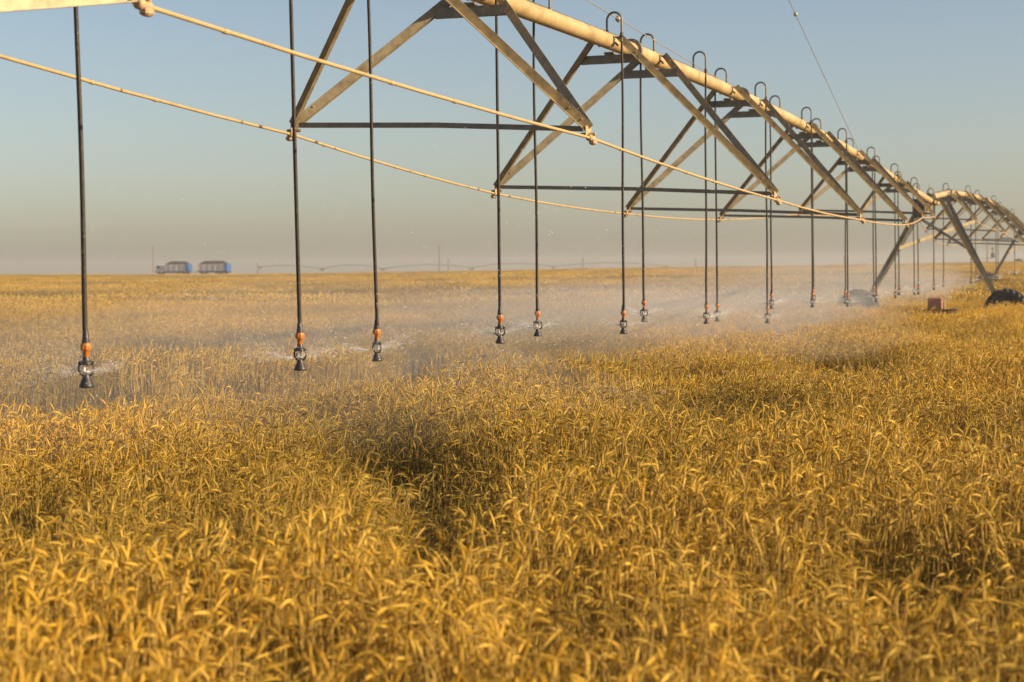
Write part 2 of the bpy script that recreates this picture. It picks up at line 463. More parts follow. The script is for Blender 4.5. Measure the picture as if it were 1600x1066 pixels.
# ------------------------------------------------------------------ sprinkler drops
def make_drop(length, side, lean, twist):
    """origin at the pipe crest; the gooseneck bends to `side`; sprinkler bottom `length` below"""
    root = empty('sprinkler_drop', (0, 0, 0))
    hk = 0.215; w = 0.165 * side; rr = 0.085
    m = MB()
    pts = [Vector((0, 0, -0.01)), Vector((0, 0, hk - rr))]
    for j in range(1, 12):
        an = math.pi - math.pi * j / 12
        pts.append(Vector((0, -(w / 2 + math.cos(an) * w / 2), hk - rr + math.sin(an) * rr)))
    pts += [Vector((0, -w, hk - rr)), Vector((0, -w, -0.12))]
    m.tube(pts, 0.0125, 8)
    m.lathe(Vector((0, 0, -0.012)), [(0.024, 0), (0.024, 0.02), (0.016, 0.035)], 8)
    gn = m.build('gooseneck', M['hook'], root)
    m = MB(); m.lathe(Vector((0, -w, -0.06)), [(0.014, 0), (0.02, 0.005), (0.02, 0.05), (0.014, 0.055)], 8)
    m.build('hose_clamp', M['dark'], gn)
    L = length
    top = Vector((0, -w, -0.10)); bot = Vector((lean[0], -w + lean[1], -L + 0.27))
    m = MB()
    pts = []; rs = []
    for j in range(15):
        f = j / 14
        q = top.lerp(bot, f) + (Vector((0.018, 0.009, 0)) * math.sin(f * math.pi) + Vector((0.004, 0.006, 0)) * math.sin(f * 7.5)) * twist
        pts.append(q); rs.append(0.0128 + 0.002 * f)
    m.tube(pts, rs, 8)
    m.build('hose', M['hose'], root)
    c = bot
    sp = MB()
    # barb
    sp.lathe(c - Z * 0.022, [(0.023, 0), (0.024, 0.01), (0.021, 0.012), (0.022, 0.025), (0.019, 0.028), (0.019, 0.045), (0.016, 0.06), (0.015, 0.075)], 12)
    sp.build('hose_barb', M['black'], root)
    m = MB()
    m.lathe(c - Z * 0.097, [(0.016, 0), (0.018, 0.002), (0.018, 0.034), (0.024, 0.036), (0.028, 0.040), (0.028, 0.072), (0.025, 0.076), (0.020, 0.076)], 16)
    for k in range(10):
        an = k * math.pi / 5
        m.box(c - Z * 0.042 + Vector((math.cos(an), math.sin(an), 0)) * 0.0275, 0.006, 0.004, 0.026)
    m.build('pressure_regulator', M['orange'], root)
    # sprinkler body with two curved arms
    az = 0.35 * twist
    ex = Vector((math.sin(az), -math.cos(az), 0))
    m = MB()
    m.lathe(c - Z * 0.142, [(0.030, 0), (0.034, 0.006), (0.030, 0.014), (0.021, 0.026), (0.019, 0.046)], 12)
    for s in (-1, 1):
        m.tube([c - Z * (0.128) + ex * s * 0.02, c - Z * 0.132 + ex * s * 0.043], [0.010, 0.008], 6)
        pts = []
        for j in range(11):
            an = R(60) - R(148) * j / 10
            pts.append(c + ex * (s * 0.043 * math.cos(an) * (1.0 if an > -1.2 else 1.0)) + Z * (-0.163 + 0.042 * math.sin(an)))
        m.tube(pts, 0.0065, 6)
    m.build('sprinkler_body', M['black'], root)
    m = MB(); m.tube([c - Z * 0.14 + ex * 0.006, c - Z * 0.205 + ex * 0.004], 0.0045, 6); m.build('centre_post', M['brownp'], root)
    m = MB(); m.box(c - Z * 0.168 - ex * 0.014, 0.026, 0.026, 0.03, None, 0.005); m.lathe(c - Z * 0.188, [(0.012, 0), (0.024, 0.004), (0.026, 0.008), (0.010, 0.012)], 12)
    m.build('deflector_plate', M['whitep'], root)
    m = MB(); m.lathe(c - Z * 0.27, [(0.036, 0), (0.043, 0.004), (0.041, 0.014), (0.036, 0.024), (0.024, 0.052), (0.019, 0.064), (0.018, 0.072)], 16)
    m.build('weight', M['black'], root)
    return root

DEPTH = {0: .70, 1: .64, 2: .655, 3: .70, 4: .645, 5: .66, 6: .71, 7: .64, 8: .73, 9: .76, 10: .85, 11: .68, 12: .70}
ORD = ['first', 'second', 'third', 'fourth', 'fifth', 'sixth', 'seventh']
HEADS = []
rd = random.Random(5)
for j in range(1, 46):
    t = 1.395 + j / 3.0
    a_tot = (t - 0.74) * T
    i = 0 if a_tot < SPAN else 1
    a = a_tot - SPAN * i
    if abs(a) < 0.75 or abs(a - SPAN) < 0.6 or (i == 1 and 0.3 < (t - 9.72) % 1 < 0.7):
        continue
    side = 1 if j % 2 == 0 else -1
    crest = pipe_h(a) + (0.05 if i else 0) + PR
    below = DEPTH.get(j, rd.uniform(0.66, 0.80))
    if i: below -= 0.03 + 0.012 * (j - 23)
    o = make_drop(crest - (EYE - below), side, (rd.uniform(-0.03, 0.03), {1: -0.025, 3: -0.04}.get(j, -0.012 + rd.uniform(-0.018, 0.012))), rd.uniform(-1, 1) * 1.3)
    o.location = pt(t, 0, crest); o.rotation_euler = (0, 0, math.pi / 2 - TH)
    ph = (j % 3)                      # 0 front crossbar, 1 rear crossbar, 2 between
    k = j // 3 if i == 0 else (t - 9.72 + 0.4) // 1
    k = int(k)
    sd = 'right' if side > 0 else 'left'
    if i == 0:
        if k == 0:
            lab = {0: 'black drop hose hanging just beyond the left edge', 1: 'leftmost black sprinkler drop hose, nearest the camera, crossing the sunlit diagonal brace',
                   2: 'black sprinkler drop hose crossing the left foot of the first V-brace'}[ph]
        else:
            lab = ('black %s-side sprinkler hose ' % sd) + ('at the front of' if ph == 0 else 'at the rear of' if ph == 1 else 'just past') + ' the %s V-brace from the left' % ORD[k - 1]
    else:
        tt = t - 9.72
        k = int(round(tt - 0.0)) if abs(tt - round(tt)) < 0.3 else int(math.floor(tt))
        if k < 0 or tt < -0.3: pos = 'between the wheeled tower and the first V-brace'
        else: pos = ('at the front of' if (tt - k) < -0.05 else 'at the rear of' if (tt - k) < 0.3 else 'just past') + ' the %s V-brace' % ORD[min(k, 6)]
        lab = 'thin %s-side sprinkler hose of the far span, %s' % (sd, pos)
    tag(o, lab, 'sprinkler hose', 'sprinkler hoses hanging from the pipe')
    bl = pt(t, 0, crest) + P * (0.165 * side)
    HEADS.append((t, Vector((bl.x, bl.y, EYE - below + 0.09)), j))

# ------------------------------------------------------------------ wires above the pipe
def cable(pts, knots, label):
    m = MB(); m.tube(pts, 0.006, 6)
    for q in knots:
        m.lathe(Vector(q) - Z * 0.04, [(0.008, 0), (0.03, 0.02), (0.034, 0.04), (0.03, 0.06), (0.008, 0.08)], 8)
    o = m.build('wire', M['wire'], None); tag(o, label, 'wire', 'wires above the pipe'); return o
def wpts(t0, h0, t1, h1, sag, w0=0.0, w1=0.0, n=24):
    return [pt(t0 + (t1 - t0) * i / n, w0 + (w1 - w0) * i / n, EYE + h0 + (h1 - h0) * i / n - sag * 4 * (i / n) * (1 - i / n)) for i in range(n + 1)]
cable(wpts(4.56, 2.56, 1.5, 3.15, 0.0), [pt(3.47, 0, EYE + 2.77)], 'thin wire running just above the top of the pipe, past the goosenecks')
cable(wpts(6.56, 2.36, 2.6, 8.4, 0.0), [pt(5.30, 0, EYE + 4.283)], 'thin steep wire with a small knot rising from the pipe into the sky')

# ------------------------------------------------------------------ ground
def build_ground():
    rad = np.concatenate([[0.0], np.geomspace(0.8, 1500, 120)])
    na = 240
    ang = np.concatenate([np.linspace(-28, 28, 140), np.linspace(28, 332, na - 140 + 2)[1:-1]]) * math.pi / 180
    vs = [(0.0, 0.0, 0.0)]; fs = []
    A, Rr = np.meshgrid(ang, rad[1:])
    x = Rr * np.sin(A); y = Rr * np.cos(A); z = terrain(x, y)
    vs += list(zip(x.ravel().tolist(), y.ravel().tolist(), z.ravel().tolist()))
    n = len(ang)
    for k in range(n): fs.append((0, 1 + (k + 1) % n, 1 + k))
    for i in range(len(rad) - 2):
        for k in range(n):
            a = 1 + i * n + k; b = 1 + i * n + (k + 1) % n
            fs.append((a, b, b + n, a + n))
    k = NT('straw_soil')
    n1 = k.noise(0.35, 8, 0.7); n2 = k.noise(6, 6, 0.7)
    a = k.ramp(n1.outputs['Fac'], [(0.3, (0.19, 0.11, 0.04)), (0.5, (0.28, 0.165, 0.055)), (0.7, (0.23, 0.14, 0.05))])
    b = k.ramp(n2.outputs['Fac'], [(0.3, (0.45, 0.42, 0.38)), (0.7, (1, 1, 1))])
    mx = k.new('ShaderNodeMixRGB', blend_type='MULTIPLY'); mx.inputs['Fac'].default_value = 1
    k.link(a.outputs['Color'], mx.inputs['Color1']); k.link(b.outputs['Color'], mx.inputs['Color2'])
    k.link(mx.outputs['Color'], k.b.inputs['Base Color']); k.b.inputs['Roughness'].default_value = 0.95
    k.bump(n2.outputs['Fac'], 0.6, 0.05)
    m = MB(); m.v = vs; m.f = fs; m.sm = [True] * len(fs)
    o = m.build('ground', k.m); tag(o, 'brown soil and stubble of the wheat field under the crop', None, None, 'structure')
build_ground()

# ------------------------------------------------------------------ wheat
def mat_wheat():
    k = NT('ripe_wheat')
    at = k.new('ShaderNodeAttribute', attribute_name='ear')          # 1 ear, 0 straw
    rn = k.new('ShaderNodeAttribute', attribute_name='rnd')
    ti = k.new('ShaderNodeAttribute', attribute_name='tint'); ti.attribute_type = 'INSTANCER'
    oi = k.new('ShaderNodeObjectInfo')
    add = k.new('ShaderNodeMath', operation='ADD'); k.link(rn.outputs['Fac'], add.inputs[0]); k.link(oi.outputs['Random'], add.inputs[1])
    fr = k.new('ShaderNodeMath', operation='FRACT'); k.link(add.outputs[0], fr.inputs[0])
    straw = k.ramp(fr.outputs[0], [(0.0, WH['s0']), (0.5, WH['s1']), (1.0, WH['s2'])])
    ear = k.ramp(fr.outputs[0], [(0.0, WH['e0']), (0.5, WH['e1']), (1.0, WH['e2'])])
    mx = k.new('ShaderNodeMixRGB'); k.link(at.outputs['Fac'], mx.inputs['Fac']); k.link(straw.outputs['Color'], mx.inputs['Color1']); k.link(ear.outputs['Color'], mx.inputs['Color2'])
    gr = k.new('ShaderNodeMixRGB'); gr.inputs['Color2'].default_value = (*WH['green'], 1)
    k.link(ti.outputs['Fac'], gr.inputs['Fac']); k.link(mx.outputs['Color'], gr.inputs['Color1'])
    k.link(gr.outputs['Color'], k.b.inputs['Base Color'])
    k.b.inputs['Roughness'].default_value = 0.6
    tr = k.new('ShaderNodeBsdfTranslucent'); k.link(gr.outputs['Color'], tr.inputs['Color'])
    ms = k.new('ShaderNodeMixShader'); ms.inputs['Fac'].default_value = 0.34
    k.link(k.b.outputs[0], ms.inputs[1]); k.link(tr.outputs[0], ms.inputs[2]); k.link(ms.outputs[0], k.out.inputs['Surface'])
    return k.m
WH = dict(s0=(0.39, 0.24, 0.032), s1=(0.58, 0.375, 0.065), s2=(0.74, 0.52, 0.14),
          e0=(0.53, 0.305, 0.024), e1=(0.73, 0.463, 0.038), e2=(0.87, 0.61, 0.11), green=(0.26, 0.178, 0.026))
MW = mat_wheat()

class WB:
    """numpy friendly mesh collector for wheat"""
    def __init__(s): s.v = []; s.f = []; s.ear = []; s.rnd = []; s.n = 0
    def add(s, vs, fs, ear, rnd):
        s.v += vs; s.f += [tuple(i + s.n for i in f) for f in fs]
        s.ear += [ear] * len(vs); s.rnd += [rnd] * len(vs); s.n += len(vs)
    def mesh(s, name):
        me = bpy.data.meshes.new(name); me.from_pydata(s.v, [], s.f); me.update()
        a = me.attributes.new('ear', 'FLOAT', 'POINT'); a.data.foreach_set('value', np.array(s.ear, np.float32))
        a = me.attributes.new('rnd', 'FLOAT', 'POINT'); a.data.foreach_set('value', np.array(s.rnd, np.float32))
        me.polygons.foreach_set('use_smooth', [True] * len(me.polygons))
        me.materials.append(MW); return bpy.data.objects.new(name, me)

def loft(w, pts, radii, nside, ear, rnd, flat=1.0, zig=0.0):
    vs = []; m = len(pts)
    for i in range(m):
        e = (pts[min(i + 1, m - 1)] - pts[max(i - 1, 0)]).normalized()
        ref = Vector((0.37, 0.93, 0.05)); ref = (ref - e * ref.dot(e)).normalized(); b = e.cross(ref)
        for k in range(nside):
            a = 2 * math.pi * k / nside
            z = 1 + zig * (1 if (i + k) % 2 else -1)
            vs.append(tuple(pts[i] + (ref * math.cos(a) + b * math.sin(a) * flat) * radii[i] * z))
    fs = [(i * nside + k, i * nside + (k + 1) % nside, (i + 1) * nside + (k + 1) % nside, (i + 1) * nside + k) for i in range(m - 1) for k in range(nside)]
    w.add(vs, fs, ear, rnd)

def wheat_stem(w, base, H, az, nod, rd, detail=2, fat=1.0):
    """one plant: straw, nodding ear, awns, a dry leaf"""
    rnd = rd.random()
    lean = rd.uniform(0.0, 0.12); laz = az + rd.uniform(-1, 1)
    hd = Vector((math.cos(az), math.sin(az), 0)); hl = Vector((math.cos(laz), math.sin(laz), 0))
    # straight part then curve
    neck = rd.uniform(0.05, 0.10)
    nseg = {2: 3, 1: 2, 0: 1}[detail]
    pts = [base + (Z + hl * lean) * ((H - neck) * i / nseg) for i in range(nseg + 1)]
    dirv = (Z + hl * lean).normalized(); ang0 = 0.0
    ncv = {2: 5, 1: 3, 0: 2}[detail]
    cur = pts[-1]; cv = []
    for i in range(ncv):
        an = nod * 0.72 * ((i + 1) / ncv) ** 1.3
        dv = (dirv * math.cos(an) + hd * math.sin(an)).normalized()
        cur = cur + dv * neck / ncv; cv.append(cur)
    r0 = 0.0024 * fat
    loft(w, pts + cv, [r0 * 1.15] * len(pts) + [r0 * 0.85] * ncv, 3, 0.0, rnd)
    # ear
    EL = rd.uniform(0.052, 0.08) * (1.0 if detail else 1.15)
    ne = {2: 12, 1: 5, 0: 3}[detail]
    ep = [cur]; 
    for i in range(ne):
        an = nod * (0.72 + 0.38 * (i + 1) / ne)
        dv = (dirv * math.cos(an) + hd * math.sin(an)).normalized()
        cur = cur + dv * EL / ne; ep.append(cur)
    prof = [0.45 + 0.55 * math.sin(math.pi * min(1, (i / ne) * 0.85 + 0.12)) for i in range(ne + 1)]; prof[-1] = 0.3
    if detail: prof = [q * (1 + 0.16 * (-1) ** i) for i, q in enumerate(prof)]
    loft(w, ep, [0.0066 * (fat if detail < 1 else 1.0) * q for q in prof], 5 if detail == 2 else 4 if detail == 1 else 3, 1.0, rnd, 0.8, 0.24 if detail == 2 else 0.12)
    # awns
    na = {2: 18, 1: 6, 0: 2}[detail]
    for i in range(na):
        j = 1 + int((ne - 1) * i / na); q = ep[j]; e = (ep[min(j + 1, ne)] - ep[j - 1]).normalized()
        sd = Vector((rd.uniform(-1, 1), rd.uniform(-1, 1), rd.uniform(-1, 1))); sd = (sd - e * sd.dot(e)).normalized()
        tip = q + (e + sd * rd.uniform(0.12, 0.38)) * rd.uniform(0.03, 0.075)
        wd = e.cross(sd) * 0.0007 * fat
        w.add([tuple(q + sd * 0.004 + wd), tuple(q + sd * 0.004 - wd), tuple(tip)], [(0, 1, 2)], 0.9, rnd)
    # dry leaf
    for _ in range({2: 1, 1: 1, 0: 0}[detail]):
        la = rd.uniform(0, 6.28); ld = Vector((math.cos(la), math.sin(la), 0)); h = H * rd.uniform(0.35, 0.72); ll = rd.uniform(0.12, 0.22)
        q = base + (Z + hl * lean) * h; sdv = Vector((-ld.y, ld.x, 0)) * 0.004 * fat
        p1 = q + ld * ll * 0.3 + Z * ll * 0.5; p2 = q + ld * ll * 0.7 + Z * ll * 0.35; p3 = q + ld * ll * 0.85 - Z * ll * 0.2
        w.add([tuple(q + sdv * .6), tuple(q - sdv * .6), tuple(p1 + sdv), tuple(p1 - sdv), tuple(p2 + sdv), tuple(p2 - sdv), tuple(p3)], [(0, 1, 3, 2), (2, 3, 5, 4), (4, 5, 6)], 0.15, rnd)

def nod_angle(rd):
    q = rd.random()
    return rd.uniform(0.1, 0.6) if q < 0.25 else rd.uniform(0.6, 1.5) if q < 0.58 else rd.uniform(1.5, 2.7)
wcol = bpy.data.collections.new('wheat_plants')
protos = []
rw = random.Random(21)
NV = 16
for i in range(NV):                     # single plants, 0.80 m
    w = WB(); wheat_stem(w, Vector((0, 0, 0)), 0.80 + rw.uniform(-0.03, 0.03), 0.0, nod_angle(rw) if i else 0.3, rw, 2)
    protos.append(w.mesh('wheat_a%02d' % i))
NM = 8
for i in range(NM):                     # half metre clumps for the middle distance
    w = WB()
    for _ in range(95):
        a = rw.uniform(0, 6.28); r = 0.48 * math.sqrt(rw.random())
        az = rw.gauss(-0.35, 1.1)
        wheat_stem(w, Vector((r * math.cos(a), r * math.sin(a), 0)), 0.80 + rw.gauss(0, 0.045), az, nod_angle(rw), rw, 1, 1.25)
    protos.append(w.mesh('wheat_b%02d' % i))
NF = 6
for i in range(NF):                     # wide patches for the far field
    w = WB()
    for _ in range(210):
        a = rw.uniform(0, 6.28); r = 1.7 * math.sqrt(rw.random())
        az = rw.gauss(-0.35, 1.1)
        wheat_stem(w, Vector((r * math.cos(a), r * math.sin(a), 0)), 0.80 + rw.gauss(0, 0.06), az, nod_angle(rw), rw, 0, 4.2)
    protos.append(w.mesh('wheat_c%02d' % i))
for o in protos: wcol.objects.link(o)

# value noise on the plane
def vnoise(x, y, s, seed):
    g = np.random.default_rng(seed).random((256, 256))
    u = x / s; v = y / s; i = np.floor(u).astype(int); j = np.floor(v).astype(int); fu = u - i; fv = v - j
    fu = fu * fu * (3 - 2 * fu); fv = fv * fv * (3 - 2 * fv)
    q = lambda a, b: g[a % 256, b % 256]
    return (q(i, j) * (1 - fu) + q(i + 1, j) * fu) * (1 - fv) + (q(i, j + 1) * (1 - fu) + q(i + 1, j + 1) * fu) * fv

# hollows in the crop, given where they stand on the crop-top plane: x, y, half width, half depth (m), strength, greenness
def ground_at(px, py, top=0.80):
    dy = py - (421.5 + (800 - px) * 0.00873)
    Y = F * (EYE - top) / dy
    return (px - 800) / F * Y, Y
HOL = []
for px, py, rx, ry, st, gr in [(700, 730, 100, 55, .27, .4), (655, 790, 45, 70, .31, .35), (610, 672, 110, 26, .34, .4), (440, 640, 170, 20, .30, .3),
                               (300, 545, 190, 18, .2, .5), (60, 612, 90, 24, .3, .5), (210, 530, 120, 12, .2, .6), (860, 560, 130, 12, .2, .5),
                               (1340, 552, 90, 16, .28, .65), (1230, 546, 60, 12, .25, .55), (1410, 805, 120, 26, .45, .6), (30, 748, 80, 30, .34, .55),
                               (900, 905, 90, 60, .22, .45), (1180, 850, 110, 40, .20, .4), (1480, 650, 80, 26, .22, .45), (520, 524, 120, 9, .18, .6),
                               (1450, 505, 130, 6, .2, .55), (1560, 520, 80, 8, .22, .5), (700, 505, 180, 6, .15, .4), (420, 960, 60, 60, .2, .35), (620, 1010, 60, 70, .3, .4),
                               (1290, 1000, 60, 60, .3, .4), (1000, 700, 120, 20, .15, .35), (1150, 640, 140, 14, .16, .35), (330, 800, 60, 30, .15, .3)]:
    X, Y = ground_at(px, py); HOL.append((X, Y, rx * Y / F, ry * Y * Y / (F * 1.12), st, gr))
XA, YA = ground_at(0, 628); XB, YB = ground_at(720, 600)   # wheel track behind the front stand of wheat
TRACK = [(-9, 9.6), ground_at(0, 628), ground_at(420, 612), ground_at(760, 580), ground_at(1150, 520), ground_at(1580, 474)]

def crop(x, y):
    """height factor, tint, thinning of the wheat at x, y"""
    nf = 1 - 0.55 * np.clip((y - 18) / 15, 0, 1)
    hf = 0.91 - nf * (0.22 * (vnoise(x + 40, y + 10, 0.8, 3) - 0.5) + 0.34 * (vnoise(x + 7, y + 90, 2.2, 4) - 0.5) + 0.22 * (vnoise(x, y, 5, 5) - 0.5))
    tint = np.clip((vnoise(x + 3, y * 0.6, 1.6, 8) - 0.55) * 1.3, 0, 0.4) + np.clip((vnoise(x * 0.5, y * 0.25 + 50, 2.5, 9) - 0.58) * 1.3, 0, 0.35)
    tint = tint + np.clip((y - 60) / 30, 0, 1) * np.clip((vnoise(x * 0.03 + 9, y * 0.25, 2.5, 31) - 0.5) * 1.8, 0, 0.6)
    hf = hf + 0.055 * np.clip((y - 24) / 14, 0, 1) * np.clip((60 - y) / 10, 0, 1)
    for X, Y, rx, ry, st, gr in HOL:
        g = np.exp(-(((x - X) / rx) ** 2 + ((y - Y) / ry) ** 2) ** 1.3)
        hf = hf - st * g; tint = tint + gr * g
    # track: distance to polyline
    dmin = np.full_like(x, 1e9)
    for (ax, ay), (bx, by) in zip(TRACK[:-1], TRACK[1:]):
        dx, dy = bx - ax, by - ay; L2 = dx * dx + dy * dy
        s = np.clip(((x - ax) * dx + (y - ay) * dy) / L2, 0, 1)
        nx = x - ax - s * dx; ny = y - ay - s * dy
        sgn = np.sign(dx * ny - dy * nx)       # + on the far side
        dd = np.hypot(nx, ny) * sgn
        m = np.abs(dd) < np.abs(dmin); dmin = np.where(m, dd, dmin)
    dmin = dmin + 1.3 * (vnoise(x + 60, y, 1.1, 40) - 0.5)
    tr = np.exp(-((dmin - 0.8) / 1.2) ** 4)
    hf = hf - (0.20 + 0.22 * vnoise(x + 5, y + 3, 1.7, 41)) * tr; tint = tint + 0.15 * tr
    far = np.clip((dmin - 0.6) / 3, 0, 1)
    tint = tint + 0.12 * far
    return hf, np.clip(tint, 0, 0.95), dmin

def scatter(dmin, dmax, dens, margin):
    """random points of the view wedge between two distances"""
    area_w = lambda d: 0.5715 * d * 1.10 + 2 * margin
    n = int(dens * (0.5715 * 1.10 * (dmax ** 2 - dmin ** 2) / 2 + 2 * margin * (dmax - dmin)))
    y = np.sqrt(rng.random(n) * (dmax ** 2 - dmin ** 2) + dmin ** 2)
    x = (rng.random(n) - 0.5) * area_w(y)
    return x, y

PX, PY, PZ, RZ, SX, SZ, IDX, TINT, RX, RY = [], [], [], [], [], [], [], [], [], []
def emit(x, y, lo, n, jit, hscale=1.0, full=True, tilt=0.0):
    hf, tint, dm = crop(x, y)
    hf = hf + rng.normal(0, jit, len(x)); hf = np.clip(hf, 0.3, 1.25)
    hf *= hscale
    PX.append(x); PY.append(y); PZ.append(terrain(x, y))
    if full: az = rng.normal(-0.35, 1.7, len(x))
    else: az = rng.normal(0, 1.0, len(x))
    RZ.append(az); SZ.append(hf); SX.append(np.clip(rng.normal(1.0, 0.07, len(x)), .8, 1.25)); IDX.append(lo + rng.integers(0, n, len(x)))
    TINT.append(np.clip(tint + rng.normal(0, 0.08, len(x)), 0, 1))
    RX.append(rng.normal(0, tilt, len(x))); RY.append(rng.normal(tilt * 0.6, tilt, len(x)))
x, y = scatter(3.1, 9.0, 430, 3.2); emit(x, y, 0, NV, 0.10, 1.0, True, 0.06)
x, y = scatter(9.0, 17.0, 370, 3.2); emit(x, y, 0, NV, 0.10, 1.0, True, 0.06)
x, y = scatter(16.4, 62.0, 3.0, 6.0); emit(x, y, NV, NM, 0.05, 1.0, False, 0.03)
x, y = scatter(58.0, 395.0, 0.22, 14.0); emit(x, y, NV + NM, NF, 0.04, 1.0, False, 0.0)
PX = np.concatenate(PX); PY = np.concatenate(PY); PZ = np.concatenate(PZ)
n = len(PX)
print('wheat instances', n)
me = bpy.data.meshes.new('wheat_crop'); me.vertices.add(n)
me.vertices.foreach_set('co', np.stack([PX, PY, PZ], 1).astype(np.float32).ravel())
def fattr(nm, typ, arr, prop='value'):
    a = me.attributes.new(nm, typ, 'POINT'); a.data.foreach_set(prop, arr.ravel())
fattr('rot', 'FLOAT_VECTOR', np.stack([np.concatenate(RX), np.concatenate(RY), np.concatenate(RZ)], 1).astype(np.float32), 'vector')
fattr('scl', 'FLOAT_VECTOR', np.stack([np.concatenate(SX), np.concatenate(SX), np.concatenate(SZ)], 1).astype(np.float32), 'vector')
fattr('idx', 'INT', np.concatenate(IDX).astype(np.int32)); fattr('tint', 'FLOAT', np.concatenate(TINT).astype(np.float32))
wheat = bpy.data.objects.new('wheat_crop', me); COL.objects.link(wheat)
tag(wheat, 'ripe golden wheat with nodding ears covering the whole field', None, None, 'stuff')
ng = bpy.data.node_groups.new('wheat_scatter', 'GeometryNodeTree')
ng.interface.new_socket('Geometry', in_out='INPUT', socket_type='NodeSocketGeometry')
ng.interface.new_socket('Geometry', in_out='OUTPUT', socket_type='NodeSocketGeometry')
N = ng.nodes; gi = N.new('NodeGroupInput'); go = N.new('NodeGroupOutput')
ci = N.new('GeometryNodeCollectionInfo'); ci.inputs['Collection'].default_value = wcol
ci.inputs['Separate Children'].default_value = True; ci.inputs['Reset Children'].default_value = True
ip = N.new('GeometryNodeInstanceOnPoints'); ip.inputs['Pick Instance'].default_value = True
def na(nm, dt):
    q = N.new('GeometryNodeInputNamedAttribute'); q.data_type = dt; q.inputs['Name'].default_value = nm
    return q.outputs['Attribute']
er = N.new('FunctionNodeEulerToRotation')
ng.links.new(na('rot', 'FLOAT_VECTOR'), er.inputs[0]); ng.links.new(er.outputs[0], ip.inputs['Rotation'])
ng.links.new(na('scl', 'FLOAT_VECTOR'), ip.inputs['Scale']); ng.links.new(na('idx', 'INT'), ip.inputs['Instance Index'])
ng.links.new(gi.outputs[0], ip.inputs['Points']); ng.links.new(ci.outputs[0], ip.inputs['Instance']); ng.links.new(ip.outputs[0], go.inputs[0])
md = wheat.modifiers.new('wheat_scatter', 'NODES'); md.node_group = ng

# ------------------------------------------------------------------ water
def mat_water():
    k = NT('water_drops')
    k.b.inputs['Base Color'].default_value = (0.9, 0.9, 0.9, 1); k.b.inputs['Roughness'].default_value = 0.15
    n1 = k.noise(3); r = k.ramp(n1.outputs['Fac'], [(0.3, (0.82, 0.83, 0.85)), (0.7, (0.93, 0.93, 0.93))]); k.link(r.outputs['Color'], k.b.inputs['Base Color'])
    tl = k.new('ShaderNodeBsdfTranslucent'); tl.inputs['Color'].default_value = (0.9, 0.9, 0.9, 1)
    a = k.new('ShaderNodeMixShader'); a.inputs['Fac'].default_value = 0.5; k.link(k.b.outputs[0], a.inputs[1]); k.link(tl.outputs[0], a.inputs[2])
    tp = k.new('ShaderNodeBsdfTransparent')
    b = k.new('ShaderNodeMixShader'); b.inputs['Fac'].default_value = 0.55; k.link(a.outputs[0], b.inputs[1]); k.link(tp.outputs[0], b.inputs[2])
    k.link(b.outputs[0], k.out.inputs['Surface']); return k.m
MWAT = mat_water()
